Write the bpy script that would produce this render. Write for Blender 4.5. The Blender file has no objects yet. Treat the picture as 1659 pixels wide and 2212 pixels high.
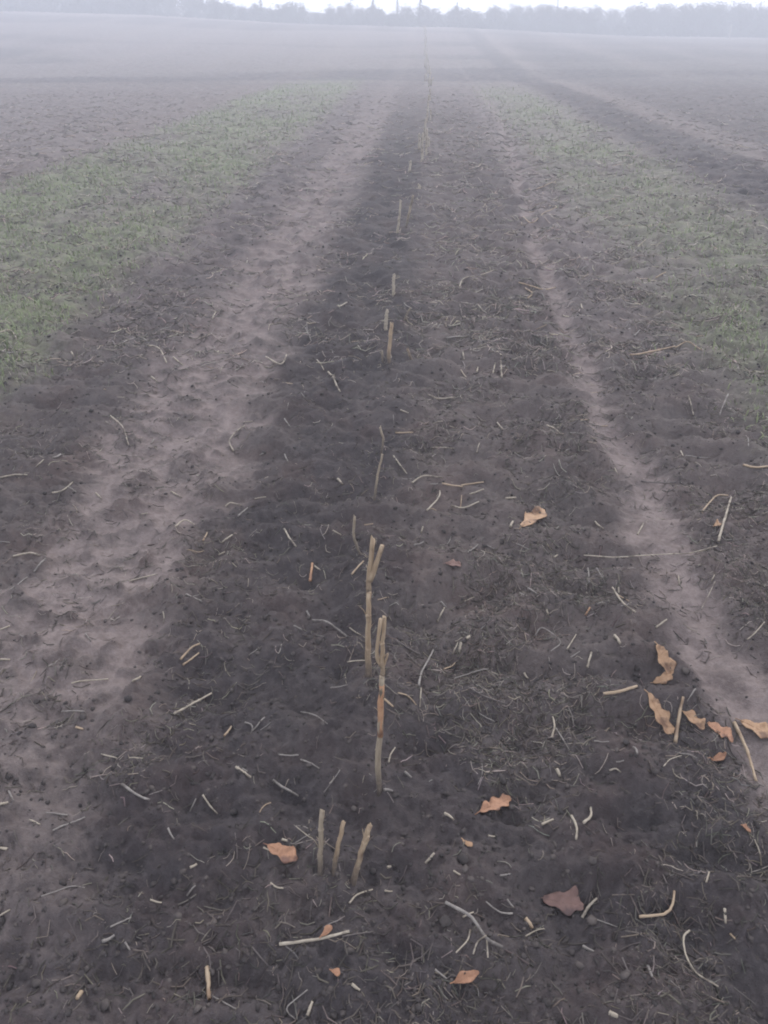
import bpy, math, random
import numpy as np

# ------------------------------------------------------------------ camera, sky, sun, exposure
S = bpy.context.scene
COL = S.collection
R = math.radians
CAM_H, FPX, CX, CY, HOR = 1.4, 1660.0, 829.5, 1106.0, 62.0      # photo measured on a 1659 x 2212 grid
PITCH = math.atan((CY - HOR) / FPX)
YAW = R(2.5)
cam_d = bpy.data.cameras.new('camera'); cam = bpy.data.objects.new('camera', cam_d); COL.objects.link(cam)
cam.location = (0, 0, CAM_H)
cam.rotation_euler = (math.pi / 2 - PITCH, 0, YAW)
cam_d.sensor_fit = 'HORIZONTAL'; cam_d.sensor_width = 36; cam_d.lens = 36 * FPX / 1659
cam_d.clip_start = 0.05; cam_d.clip_end = 2000
S.camera = cam

SUN_EL, SUN_AZ = R(30), R(24)
world = bpy.data.worlds.new('World'); S.world = world; world.use_nodes = True
wn = world.node_tree.nodes; wl = world.node_tree.links; wn.clear()
sky = wn.new('ShaderNodeTexSky'); sky.sky_type = 'NISHITA'; sky.sun_disc = False
sky.sun_elevation = SUN_EL; sky.sun_rotation = SUN_AZ; sky.dust_density = 6; sky.air_density = 1.5
over = wn.new('ShaderNodeMix'); over.data_type = 'RGBA'; over.inputs[0].default_value = 0.88
over.inputs[7].default_value = (16.0, 16.4, 18.2, 1)             # closed cloud cover
bg = wn.new('ShaderNodeBackground'); bg.inputs[1].default_value = 0.1
wo = wn.new('ShaderNodeOutputWorld')
wl.new(sky.outputs[0], over.inputs[6]); wl.new(over.outputs[2], bg.inputs[0]); wl.new(bg.outputs[0], wo.inputs[0])

sun_d = bpy.data.lights.new('sun', 'SUN'); sun = bpy.data.objects.new('sun', sun_d); COL.objects.link(sun)
sun_d.energy = 1.5; sun_d.angle = R(10); sun_d.color = (1, 0.965, 0.92)
sun.rotation_euler = (math.pi / 2 - SUN_EL, 0, math.pi - SUN_AZ)
sun.location = (10, 40, 60)
S.view_settings.view_transform = 'Standard'; S.view_settings.look = 'None'
S.view_settings.exposure = 0.08; S.view_settings.gamma = 1.0; S.view_settings.use_curve_mapping = False
S.cycles.filter_width = 1.9
S.cycles.use_denoising = True
S.cycles.volume_bounces = 2
S.cycles.max_bounces = 6
HAZE_DENSITY = 0.0112

rng = np.random.default_rng(11)
rnd = random.Random(5)

# ------------------------------------------------------------------ noise and relief
def hash2(ix, iy, seed):
    h = (ix.astype(np.int64) * 374761393 + iy.astype(np.int64) * 668265263 + seed * 1442695041) & 0xFFFFFFFF
    h = ((h ^ (h >> 13)) * 1274126177) & 0xFFFFFFFF
    h = h ^ (h >> 16)
    return (h & 0xFFFF) / 65535.0
def gnoise(x, y, seed=0):
    ix = np.floor(x); iy = np.floor(y); fx = x - ix; fy = y - iy
    ix = ix.astype(np.int64); iy = iy.astype(np.int64)
    u = fx * fx * fx * (fx * (fx * 6 - 15) + 10); v = fy * fy * fy * (fy * (fy * 6 - 15) + 10)
    def g(ax, ay):
        a = hash2(ix + ax, iy + ay, seed) * 2 * math.pi
        return np.cos(a) * (fx - ax) + np.sin(a) * (fy - ay)
    n0 = g(0, 0) * (1 - u) + g(1, 0) * u
    n1 = g(0, 1) * (1 - u) + g(1, 1) * u
    return (n0 * (1 - v) + n1 * v) * 1.5
def fbm(x, y, seed=0, o=3):
    s = 0; a = 1.0; t = 0
    for i in range(o):
        s = s + a * gnoise(x * 2 ** i + 7.3 * i, y * 2 ** i + 3.1 * i, seed + i); t += a; a *= 0.5
    return s / t
def sstep(a, b, x):
    t = np.clip((x - a) / (b - a), 0, 1); return t * t * (3 - 2 * t)
def band(x, lo, hi, soft):
    return sstep(lo - soft, lo + soft, x) * (1 - sstep(hi - soft, hi + soft, x))
def row_x(Y):
    return np.interp(Y, [0, 1, 2.3, 5, 6.5, 8.5, 10.8, 16, 27, 70, 170], [-.1, -.1, -.14, -.14, -.09, -.01, .04, .13, .2, .1, 0])
def masks(X, Y):
    """zones of the field: wheel tracks, green strips, dry strips; all run along +Y"""
    w = 0.12 * gnoise(X * 1.7, Y * 1.3, 50) + 0.11 * gnoise(X * 4.5, Y * 5, 51) + 0.07 * gnoise(X * 11, Y * 14, 52) + 0.03 * gnoise(X * 30, Y * 34, 53)
    Xw = X + w
    lo = np.interp(Y, [0, 1.5, 2.85, 4.6, 8, 13, 26, 80], [-1.2, -1.17, -1.24, -1.24, -1.26, -1.15, -1.1, -1.1])
    li = np.interp(Y, [0, .7, 1.1, 1.7, 3.2, 4.3, 6.5, 8.7, 13.3, 26, 80], [-.50, -.56, -.74, -.68, -.70, -.68, -.80, -.82, -.66, -.6, -.6])
    left = band(Xw, lo, li, 0.10) * np.interp(Y, [.7, 1.15, 1.5, 7, 13, 20, 30], [.25, .55, 1, .95, .75, .4, .2])
    holes = sstep(.16, .34, fbm(X * 5.5, Y * 8, 55, 3)) * .65 + sstep(.15, .40, gnoise(X * 15, Y * 24, 56)) * .5
    left = left * np.clip(1 - holes, 0, 1)
    rc = np.interp(Y, [0, 1.37, 1.7, 3.7, 6.25, 10.85, 14.8, 26], [.88, .86, .80, .82, .92, 1.18, 1.40, 1.6])
    rw = np.interp(Y, [0, 1.4, 2.2, 3, 5, 8, 15], [.095, .095, .078, .066, .058, .055, .07])
    right = band(X + 0.42 * w, rc - rw, rc + rw, 0.05) * np.clip(1.25 - .6 * sstep(.05, .35, fbm(X * 6, Y * 9, 57, 3)), 0, 1.15) * np.interp(Y, [0, 16, 28], [1, .9, .3])
    fl = .75 * band(Xw, -5.2, -4.4, .55) * np.interp(Y, [0, 40, 80], [1, .9, .6])
    fr = .55 * band(Xw, 4.1, 4.5, .30) * np.interp(Y, [0, 40, 80], [1, .9, .6])
    gl = band(Xw, -4.3, -1.95, .28) * (1 - sstep(24, 34, Y))
    gr = .72 * band(Xw, 1.55, 2.9, .35) * (1 - sstep(20, 30, Y)) * sstep(1.6, 2.6, Y)
    gp = np.clip(0.70 + 1.0 * fbm(X * .9, Y * .55, 60, 3), 0, 1)
    green = (gl + gr) * gp
    farw = X + .5 * gnoise(X * .3, Y * .12, 58)
    far_l = sstep(24, 34, Y) * (.5 + .5 * np.cos(2 * math.pi * farw / 4.7)) ** 3 * np.clip(.7 + .9 * gnoise(X * .08, Y * .05, 59), 0, 1)
    fl = np.maximum(fl, .8 * far_l)
    return left, right, fl, fr, green
def dark_and_brown(X, Y):  # masks for darker soil, foreground included, and for browner soil
    w = .12 * gnoise(X * 3, Y * 3, 70) + .06 * gnoise(X * 9, Y * 9, 71)
    dark_zone = np.clip(.85 * band(X + w, -.62, -.02, .10) * (1 - .8 * sstep(9, 18, Y)) + .9 * (1 - sstep(.95, 1.5, Y + 1.5 * w - .25 * X)) + .30 * band(X + w, -1.75, -1.25, .12) * (1 - .8 * sstep(10, 22, Y)) + .9 * sstep(2.8, 3.4, X + w) * (1 - sstep(4.0, 4.3, X)) + .6 * sstep(4.6, 5.2, X) + .8 * sstep(25, 29, Y) * sstep(-.02, .22, fbm(X * .045, Y * .11, 74, 2)), 0, 1)
    brown = np.clip(.8 * band(X + w, .05, .78, .10) * sstep(1.2, 1.9, Y) + .7 * band(X + w, .9, 1.5, .1) + .6 * band(X + 2 * w, -.78, -.5, .08) + .5 * band(X + 2 * w, -1.4, -1.1, .08), 0, 1)
    return dark_zone, brown
def height(X, Y, fine=True):
    X = np.asarray(X, float); Y = np.asarray(Y, float)
    left, right, fl, fr, green = masks(X, Y)
    trk = np.clip(left + right, 0, 1)
    rough = 1 - 0.72 * trk
    z = 0.030 * gnoise(X * .35, Y * .3, 1) * sstep(3, 12, Y) + 0.034 * fbm(X * 2.1, Y * 2.4, 2, 2)
    z = z + 0.066 * fbm(X * 5.0, Y * 7.0, 4, 3) * (.3 + .7 * rough)
    z = z - 0.020 * left - 0.022 * right
    z = z + 0.016 * np.exp(-((X - row_x(Y)) / .13) ** 2)
    # cleat-like cross ridges right of the row and beside the narrow track
    cl = band(X, .18, 1.25, .15) * (1 - .6 * right)
    z = z + 0.014 * cl * np.sin(2 * math.pi * (Y / .21 + .8 * gnoise(X * 1.6, Y * 1.1, 8) + .15 * X)) * np.clip(.7 + 1.2 * gnoise(X * 2.5, Y * 2, 9), 0, 1.3)
    if fine:
        f = 1 - sstep(5, 12, Y)
        b = np.abs(gnoise(X * 17, Y * 19, 20)); b2 = np.abs(gnoise(X * 38, Y * 40, 21))
        z = z + rough * (0.017 * (b - .22) + 0.012 * (b2 - .2)) * (0.25 + .75 * f)
        z = z + (0.35 + .65 * rough) * (0.0056 * gnoise(X * 80, Y * 80, 22) + 0.0022 * gnoise(X * 165, Y * 165, 23)) * f
    for mx, my in MOUNDS:
        z = z + .015 * np.exp(-((X - mx) ** 2 + (Y - my) ** 2) / .0028) * (1 + .8 * gnoise(X * 30, Y * 30, 31))
    E_ = np.interp(X, [-72, -36, -24.5, -12, -2.4, 3.4, 13, 19, 30, 72], [3.1, 2.68, 2.43, 1.80, 1.56, 1.48, 1.04, .84, .72, .6])
    z = z + E_ * sstep(32, 81, Y) - .5 * sstep(79, 96, Y) + 1.7 * sstep(98, 113, Y)
    z = z - 0.10 * np.exp(-((Y - 31) / 5) ** 2)
    return z
MOUNDS = []
def hgt(x, y):
    return float(height(np.array([x]), np.array([y]))[0])
def ray(px, py):
    dx = (px - CX) / FPX; dy = -(py - CY) / FPX
    fy = math.cos(PITCH) + dy * math.sin(PITCH); fz = -math.sin(PITCH) + dy * math.cos(PITCH)
    return (dx * math.cos(YAW) - fy * math.sin(YAW), dx * math.sin(YAW) + fy * math.cos(YAW), fz)
def spot(px, py):
    """where that direction meets the relief: (x, y)"""
    d = ray(px, py); t = -CAM_H / d[2]
    for _ in range(4):
        t = (float(height(np.array([d[0] * t]), np.array([d[1] * t]), False)[0]) - CAM_H) / d[2]
    return d[0] * t, d[1] * t

# earth heaped round the feet of the near stalks
MOUNDS += [spot(*p) for p in ((690, 1893), (716, 1893), (756, 1908), (820, 1713), (826, 1490), (796, 1460), (797, 1300), (805, 1086), (841, 787), (850, 640))]

# ------------------------------------------------------------------ materials
def nodes(name):
    m = bpy.data.materials.new(name); m.use_nodes = True
    nt = m.node_tree; b = nt.nodes['Principled BSDF']
    return m, nt, b
def mixc(nt, fac, a, b):
    n = nt.nodes.new('ShaderNodeMix'); n.data_type = 'RGBA'
    for s, v in ((n.inputs[0], fac), (n.inputs[6], a), (n.inputs[7], b)):
        if hasattr(v, 'links') or hasattr(v, 'is_linked'): nt.links.new(v, s)
        elif isinstance(v, tuple): s.default_value = (*v, 1)
        else: s.default_value = v
    return n.outputs[2]
def noise(nt, scale, detail=3, rough=.6, vec=None):
    n = nt.nodes.new('ShaderNodeTexNoise'); n.inputs['Scale'].default_value = scale
    n.inputs['Detail'].default_value = detail; n.inputs['Roughness'].default_value = rough
    if vec is not None: nt.links.new(vec, n.inputs['Vector'])
    return n.outputs[0]
def ramp(nt, src, lo, hi):
    n = nt.nodes.new('ShaderNodeMapRange'); n.inputs[1].default_value = lo; n.inputs[2].default_value = hi
    nt.links.new(src, n.inputs[0]); return n.outputs[0]
def mul(nt, a, b, op='MULTIPLY'):
    n = nt.nodes.new('ShaderNodeMath'); n.operation = op; n.use_clamp = True
    for s, v in ((n.inputs[0], a), (n.inputs[1], b)):
        if isinstance(v, (int, float)): s.default_value = v
        else: nt.links.new(v, s)
    return n.outputs[0]
def soil_material():
    m, nt, b = nodes('field_soil')
    tc = nt.nodes.new('ShaderNodeTexCoord').outputs['Object']
    at = nt.nodes.new('ShaderNodeAttribute'); at.attribute_name = 'zones'
    sp = nt.nodes.new('ShaderNodeSeparateColor'); nt.links.new(at.outputs['Color'], sp.inputs[0])
    track, green, dry = sp.outputs
    big = ramp(nt, noise(nt, 1.6, 4, .6, tc), .35, .65)
    mid = ramp(nt, noise(nt, 9, 4, .65, tc), .35, .68)
    fin = ramp(nt, noise(nt, 60, 3, .7, tc), .35, .70)
    grain = ramp(nt, noise(nt, 260, 2, .6, tc), .3, .75)
    aw = nt.nodes.new('ShaderNodeAttribute'); aw.attribute_name = 'soil_tone'
    sw = nt.nodes.new('ShaderNodeSeparateColor'); nt.links.new(aw.outputs['Color'], sw.inputs[0])
    mp = nt.nodes.new('ShaderNodeMapping'); mp.inputs['Scale'].default_value = (3.2, 11, 5); nt.links.new(tc, mp.inputs[0])
    streak = ramp(nt, noise(nt, 1, 4, .62, mp.outputs[0]), .36, .66)
    mf = nt.nodes.new('ShaderNodeMapping'); mf.inputs['Scale'].default_value = (.07, .22, .2); nt.links.new(tc, mf.inputs[0])
    far = ramp(nt, noise(nt, 1, 3, .55, mf.outputs[0]), .38, .64)
    c = mixc(nt, big, (.039, .0330, .0340), (.068, .050, .0475))
    c = mixc(nt, mul(nt, streak, .62), c, (.088, .074, .072))
    c = mixc(nt, mul(nt, mid, .45), c, (.072, .061, .060))
    c = mixc(nt, mul(nt, fin, .50), c, (.102, .088, .084))
    c = mixc(nt, mul(nt, mul(nt, grain, fin), .40), c, (.16, .138, .125))
    red = ramp(nt, noise(nt, 3.3, 3, .6, tc), .50, .70)
    c = mixc(nt, mul(nt, red, .45), c, (.086, .055, .047))
    c = mixc(nt, mul(nt, mul(nt, sw.outputs[1], ramp(nt, noise(nt, 6, 4, .65, tc), .35, .62)), .6), c, (.108, .086, .080))
    c = mixc(nt, mul(nt, far, .35), c, (.075, .066, .066))
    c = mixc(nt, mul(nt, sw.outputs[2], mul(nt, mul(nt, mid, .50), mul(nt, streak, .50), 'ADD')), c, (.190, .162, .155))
    darkened = nt.nodes.new('ShaderNodeMix'); darkened.data_type = 'RGBA'; darkened.blend_type = 'MULTIPLY'; darkened.inputs[7].default_value = (.50, .51, .56, 1)
    nt.links.new(mul(nt, sw.outputs[0], ramp(nt, noise(nt, 2.6, 4, .6, tc), .2, .55)), darkened.inputs[0]); nt.links.new(c, darkened.inputs[6]); c = darkened.outputs[2]  # multiplies the soil colour down in the darker zones
    pale = mixc(nt, mid, (.125, .099, .093), (.205, .167, .156))
    pale = mixc(nt, mul(nt, streak, .5), pale, (.155, .125, .120))
    pale = mixc(nt, mul(nt, fin, .45), pale, (.265, .222, .21))
    tf = mul(nt, track, ramp(nt, noise(nt, 14, 4, .65, tc), .22, .56))
    c = mixc(nt, mul(nt, tf, .92), c, pale)
    gm = mixc(nt, mid, (.110, .142, .070), (.225, .256, .140))
    c = mixc(nt, mul(nt, mul(nt, green, ramp(nt, noise(nt, 22, 3, .6, tc), .25, .65)), .8), c, gm)
    c = mixc(nt, mul(nt, mul(nt, dry, ramp(nt, noise(nt, 4, 4, .6, tc), .25, .6)), .8), c, (.155, .128, .118))
    nt.links.new(c, b.inputs['Base Color'])
    b.inputs['Roughness'].default_value = .92; b.inputs['Specular IOR Level'].default_value = .18
    bump = nt.nodes.new('ShaderNodeBump'); bump.inputs['Strength'].default_value = .6; bump.inputs['Distance'].default_value = .006
    hsum = mul(nt, mul(nt, fin, .6), mul(nt, grain, .4), 'ADD')
    nt.links.new(hsum, bump.inputs['Height']); nt.links.new(bump.outputs[0], b.inputs['Normal'])
    return m
def plant_material(name, c0, c1, c2=None, scale=60, rough=.7, spec=.3, grain=False):
    m, nt, b = nodes(name)
    tc = nt.nodes.new('ShaderNodeTexCoord').outputs['Object']
    if grain:
        mp = nt.nodes.new('ShaderNodeMapping'); mp.inputs['Scale'].default_value = (3.2, 3.2, .35); nt.links.new(tc, mp.inputs[0]); tc2 = mp.outputs[0]
    else: tc2 = tc
    n1 = ramp(nt, noise(nt, scale, 3, .65, tc2), .35, .65)
    c = mixc(nt, n1, c0, c1)
    if c2: c = mixc(nt, ramp(nt, noise(nt, scale * .33, 3, .6, tc), .5, .62), c, c2)
    if grain:                                                         # mud splashed up the foot
        sx = nt.nodes.new('ShaderNodeSeparateXYZ'); nt.links.new(tc, sx.inputs[0])
        zz = nt.nodes.new('ShaderNodeMath'); zz.operation = 'MULTIPLY_ADD'; nt.links.new(noise(nt, 90, 3, .6, tc), zz.inputs[0]); zz.inputs[1].default_value = -.09; nt.links.new(sx.outputs[2], zz.inputs[2])
        mud = ramp(nt, zz.outputs[0], .035, -.035)
        c = mixc(nt, mul(nt, mud, .85), c, (.060, .048, .044))
    nt.links.new(c, b.inputs['Base Color'])
    b.inputs['Roughness'].default_value = rough; b.inputs['Specular IOR Level'].default_value = spec
    bump = nt.nodes.new('ShaderNodeBump'); bump.inputs['Strength'].default_value = .5; bump.inputs['Distance'].default_value = .001
    nt.links.new(noise(nt, scale * 4, 2, .6, tc), bump.inputs['Height']); nt.links.new(bump.outputs[0], b.inputs['Normal'])
    return m
def tint_material(name, rough=.75, spec=.25):
    """stuff whose single pieces differ in colour: a colour attribute holds each piece's own colour"""
    m, nt, b = nodes(name)
    at = nt.nodes.new('ShaderNodeAttribute'); at.attribute_name = 'tint'
    tc = nt.nodes.new('ShaderNodeTexCoord').outputs['Object']
    c = mixc(nt, mul(nt, ramp(nt, noise(nt, 90, 2, .6, tc), .35, .65), .35), at.outputs['Color'], (.03, .027, .025))
    nt.links.new(c, b.inputs['Base Color']); b.inputs['Roughness'].default_value = rough; b.inputs['Specular IOR Level'].default_value = spec
    return m
M = {
    'soil': soil_material(),
    'pale': plant_material('pale_straw', (.245, .21, .165), (.34, .30, .24), (.12, .10, .08), 70),
    'grey': plant_material('weathered_straw', (.15, .135, .125), (.23, .21, .19), (.10, .088, .08), 70),
    'tan': plant_material('tan_straw', (.27, .20, .135), (.34, .265, .185), (.19, .13, .085), 60),
    'rust': plant_material('rust_straw', (.30, .165, .095), (.36, .22, .13), (.22, .12, .075), 60),
    'dark': plant_material('dark_straw', (.085, .072, .068), (.13, .11, .105), (.06, .05, .05), 60),
    'stalk': plant_material('stubble_straw', (.25, .18, .115), (.35, .275, .19), (.11, .07, .048), 38, grain=True),
    'stalk_grey': plant_material('faded_stubble', (.20, .162, .118), (.30, .25, .185), (.10, .08, .06), 38, grain=True),
    'stalk_rust': plant_material('stubble_with_rust_bark', (.36, .30, .22), (.42, .36, .27), (.31, .165, .085), 30, grain=True),
    'leaf_tan': plant_material('tan_oak_leaf', (.26, .155, .088), (.35, .225, .135), (.13, .075, .048), 70, .65),
    'leaf_orange': plant_material('orange_oak_leaf', (.24, .125, .075), (.33, .18, .108), (.12, .062, .045), 70, .65),
    'leaf_red': plant_material('reddish_oak_leaf', (.125, .075, .064), (.18, .110, .092), (.075, .048, .045), 45, .7),
    'straw_mix': tint_material('chopped_straw'),
    'grass': tint_material('young_grass', .6, .3),
    'clod': plant_material('soil_crumb', (.036, .032, .032), (.060, .052, .050), (.085, .073, .068), 50, .95, .1),
    'bark': plant_material('bark', (.035, .032, .03), (.06, .054, .05), None, 3, .9),
    'twigs': plant_material('bare_twigs', (.030, .030, .034), (.052, .048, .048), None, .6, .9),
    'needles': plant_material('spruce_needles', (.016, .024, .018), (.03, .042, .03), None, .8, .8),
    'post': plant_material('weathered_wood', (.20, .19, .18), (.29, .28, .26), None, 8, .8),
}

# ------------------------------------------------------------------ builders
def link(name, me, mat, parent=None):
    if mat is not None and not me.materials: me.materials.append(mat)
    o = bpy.data.objects.new(name, me); COL.objects.link(o); o.parent = parent
    return o
def tag(o, label=None, cat=None, group=None, kind=None):
    for k, v in (('label', label), ('category', cat), ('group', group), ('kind', kind)):
        if v: o[k] = v
    return o
def empty(name, loc):
    o = bpy.data.objects.new(name, None); COL.objects.link(o); o.location = loc; o.empty_display_size = .02
    return o
def np_mesh(name, V, F, smooth=True, tint=None, attr='tint'):
    """V (n,3), F (m,k) of one polygon size"""
    me = bpy.data.meshes.new(name); V = np.ascontiguousarray(V, np.float32); F = np.ascontiguousarray(F, np.int32)
    n, k = F.shape
    me.vertices.add(len(V)); me.vertices.foreach_set('co', V.ravel())
    me.loops.add(n * k); me.loops.foreach_set('vertex_index', F.ravel())
    me.polygons.add(n); me.polygons.foreach_set('loop_start', np.arange(0, n * k, k, dtype=np.int32))
    me.polygons.foreach_set('loop_total', np.full(n, k, np.int32))
    if smooth: me.polygons.foreach_set('use_smooth', np.ones(n, bool))
    me.update(calc_edges=True); me.validate()
    if tint is not None:
        a = me.attributes.new(attr, 'FLOAT_COLOR', 'POINT'); a.data.foreach_set('color', np.ascontiguousarray(tint, np.float32).ravel())
    return me
def tubes(P, Rad, sides):
    """P (N,K,3) paths, Rad (N,K) radii -> verts, quads, with a fan-free closed end (last ring shrunk)"""
    N, K, _ = P.shape
    T = np.gradient(P, axis=1); T /= np.linalg.norm(T, axis=2, keepdims=True) + 1e-9
    ref = np.where(np.abs(T[..., 2:3]) > .8, np.array([[[1., 0, 0]]]), np.array([[[0, 0, 1.]]]))
    A = np.cross(T, ref); A /= np.linalg.norm(A, axis=2, keepdims=True) + 1e-9
    B = np.cross(T, A)
    ang = np.arange(sides) / sides * 2 * math.pi
    V = P[:, :, None, :] + Rad[:, :, None, None] * (A[:, :, None, :] * np.cos(ang)[None, None, :, None] + B[:, :, None, :] * np.sin(ang)[None, None, :, None])
    V = V.reshape(-1, 3)
    i = np.arange(N)[:, None, None] * K * sides; k = np.arange(K - 1)[None, :, None] * sides; s = np.arange(sides)[None, None, :]; s2 = (s + 1) % sides
    F = np.stack([i + k + s, i + k + s2, i + k + sides + s2, i + k + sides + s], -1).reshape(-1, 4)
    return V, F
def smooth_path(pts, n):
    pts = np.asarray(pts, float)
    if len(pts) == 2: return pts[0] + (pts[1] - pts[0]) * np.linspace(0, 1, n)[:, None]
    q = np.vstack([2 * pts[0] - pts[1], pts, 2 * pts[-1] - pts[-2]]); out = []
    for t in np.linspace(0, len(pts) - 1 - 1e-6, n):
        i = int(t); f = t - i; a, b, c, d = q[i:i + 4]
        out.append(.5 * (2 * b + (c - a) * f + (2 * a - 5 * b + 4 * c - d) * f * f + (3 * b - a - 3 * c + d) * f ** 3))
    return np.array(out)
def one_tube(path, rad, sides=7, wob=0):
    P = np.asarray(path, float); r = np.asarray(rad, float)
    P = np.vstack([P[:1], P, P[-1:]]); P[0] += (P[1] - P[2]) * 1e-3; P[-1] += (P[-2] - P[-3]) * 1e-3
    r = np.concatenate([[r[0] * .15], r, [r[-1] * .15]])
    V, F = tubes(P[None], r[None], sides)
    if wob: V = V + rng.normal(0, wob, V.shape)
    return V, F

# ------------------------------------------------------------------ ground
def build_ground():
    u = np.arange(-.62, .6201, .0025)
    w = np.cumsum(.006 * 1.17 ** np.arange(52)); w *= 90 / w[-1]
    ys = [-.9, -.5, -.1, .15]
    y = .3
    while y < 11: ys.append(y); y += .0031 * (y + 1)
    while y < 115: ys.append(y); y += .009 * (y + 1)
    ys.append(115.)
    ys = np.array(ys)[:, None]
    X = np.hstack([-.62 * (ys + 1) - w[::-1][None], u[None] * (ys + 1), .62 * (ys + 1) + w[None]])
    Y = np.broadcast_to(ys, X.shape)
    nr, nc = X.shape
    x = X.ravel(); yy = Y.ravel()
    z = height(x, yy)
    left, right, fl, fr, green = masks(x, yy)
    zones = np.stack([np.clip(left + 1.1 * right, 0, 1), np.clip(green, 0, 1), np.clip(fl + fr, 0, 1), np.ones_like(x)], 1)
    idx = np.arange(nr * nc).reshape(nr, nc)
    F = np.stack([idx[:-1, :-1], idx[:-1, 1:], idx[1:, 1:], idx[1:, :-1]], -1).reshape(-1, 4)
    me = np_mesh('ground', np.stack([x, yy, z], 1), F, True, zones, 'zones')
    dark_zone, brown = dark_and_brown(x, yy)
    a = me.attributes.new('soil_tone', 'FLOAT_COLOR', 'POINT'); a.data.foreach_set('color', np.stack([dark_zone, brown, sstep(1.8, 7, yy + .8 * gnoise(x * 1.5, yy * 1.2, 73)) * (1 - .5 * dark_zone) * (1 - .72 * band(x, -.62, 1.0, .12) * (1 - sstep(15, 24, yy))), dark_zone * 0 + 1], 1).astype(np.float32).ravel())  # soil tone channels: darker zones, browner zones, paler with distance
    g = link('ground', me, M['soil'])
    tag(g, 'dark tilled field soil with pale wheel tracks and dull green strips', 'ground', None, 'structure')
build_ground()

# ------------------------------------------------------------------ haze (the misty air)
def build_haze():
    x0, x1, y0, y1, z0, z1 = -175, 175, -6, 117, -1.6, 7.4
    V = [(x, y, z) for z in (z0, z1) for y in (y0, y1) for x in (x0, x1)]
    F = [(0, 2, 3, 1), (4, 5, 7, 6), (0, 1, 5, 4), (2, 6, 7, 3), (0, 4, 6, 2), (1, 3, 7, 5)]
    me = bpy.data.meshes.new('haze'); me.from_pydata(V, [], F)
    m = bpy.data.materials.new('haze'); m.use_nodes = True; nt = m.node_tree; nt.nodes.clear()
    v = nt.nodes.new('ShaderNodeVolumePrincipled'); v.inputs['Color'].default_value = (.865, .905, .99, 1)
    v.inputs['Density'].default_value = HAZE_DENSITY; v.inputs['Anisotropy'].default_value = .25
    out = nt.nodes.new('ShaderNodeOutputMaterial'); nt.links.new(v.outputs[0], out.inputs['Volume'])
    tag(link('haze', me, m), 'pale morning mist lying over the whole field', 'mist', None, 'stuff')
build_haze()

# ------------------------------------------------------------------ trees at the far edge
def tube_list(items, sides):
    Vs, Fs, n = [], [], 0
    for p, r in items:
        V, F = tubes(np.asarray(p, float)[None], np.asarray(r, float)[None], sides); Vs.append(V); Fs.append(F + n); n += len(V)
    return np.vstack(Vs), np.vstack(Fs)
def bare_tree_meshes(seed, wide):
    """one unit high"""
    r = np.random.default_rng(seed)
    limbs = [([(0, 0, -.06), (.01, .01, .25), (r.normal(0, .02), r.normal(0, .02), .55), (r.normal(0, .03), r.normal(0, .03), .9)], [.03, .024, .014, .004])]
    ends = []
    for k in range(15):
        a = k * 2.4 + r.normal(0, .4); z0 = .14 + .62 * k / 15; L = wide * (1.05 - z0) * r.uniform(.8, 1.25)
        p1 = np.array([math.cos(a) * L * .45, math.sin(a) * L * .45, z0 + L * .45]); p2 = np.array([math.cos(a) * L, math.sin(a) * L, min(z0 + L * r.uniform(.7, 1.1), .97)])
        limbs.append(([(0, 0, z0), p1, p2], [.013, .008, .003])); ends += [p1 * .6 + p2 * .4, p2, p1]
        for j in range(2):
            q = p1 + (p2 - p1) * r.uniform(.1, .8); e = q + r.normal(0, .10, 3) + (0, 0, .05); limbs.append(([q, (q + e) / 2 + r.normal(0, .01, 3), e], [.006, .004, .002])); ends.append(e)
    ends.append(np.array([0, 0, .9])); ends = np.array(ends)
    n = 1900
    c = ends[r.integers(0, len(ends), n)] + r.normal(0, 1, (n, 3)) * (.060, .060, .055)
    d = r.normal(0, 1, (n, 3)) + (0, 0, .7); d /= np.linalg.norm(d, axis=1, keepdims=True)
    s = np.cross(d, r.normal(0, 1, (n, 3))); s /= np.linalg.norm(s, axis=1, keepdims=True)
    L = r.uniform(.02, .05, (n, 1)); W = r.uniform(.004, .011, (n, 1))
    V = np.stack([c - d * L - s * W, c - d * L + s * W, c + d * L + s * W * .3, c + d * L - s * W * .3], 1).reshape(-1, 3)
    V[:, 2] = np.clip(V[:, 2], .02, 1.02)
    tv, tf = tube_list([(smooth_path(p, 6), np.interp(np.linspace(0, 1, 6), np.linspace(0, 1, len(q)), q)) for p, q in limbs], 5)
    return np_mesh('bare_trunk', tv, tf), np_mesh('bare_crown', V, np.arange(len(V)).reshape(-1, 4), False)
def spruce_meshes(seed):
    r = np.random.default_rng(seed)
    V = []
    for k in range(30):
        z0 = .07 + .9 * (k / 30) ** .95; L = .23 * (1 - z0) ** .85 * r.uniform(.85, 1.2) + .012
        for j in range(9):
            a = r.uniform(0, 6.28); dirv = np.array([math.cos(a), math.sin(a), -.32 + .25 * r.random()]); side = np.array([-math.sin(a), math.cos(a), 0])
            o = np.array([0, 0, z0]); l = L * r.uniform(.7, 1.15)
            for q in range(4):
                a0 = o + dirv * l * (q * .25); a1 = o + dirv * l * (q * .25 + .34); w = .028 * (1 - q * .17) * (.4 + 1 - z0)
                up = r.normal(0, .010, 3)
                V += [a0 - side * w, a0 + side * w, a1 + side * w * .45 + up, a1 - side * w * .45 + up]
    V = np.array(V)
    tv, tf = tubes(np.array([[(0, 0, -.05), (0, 0, .4), (0, 0, 1.)]]), np.array([[.022, .013, .002]]), 6)
    return np_mesh('spruce_trunk', tv, tf), np_mesh('spruce_crown', V, np.arange(len(V)).reshape(-1, 4), False)
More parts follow.
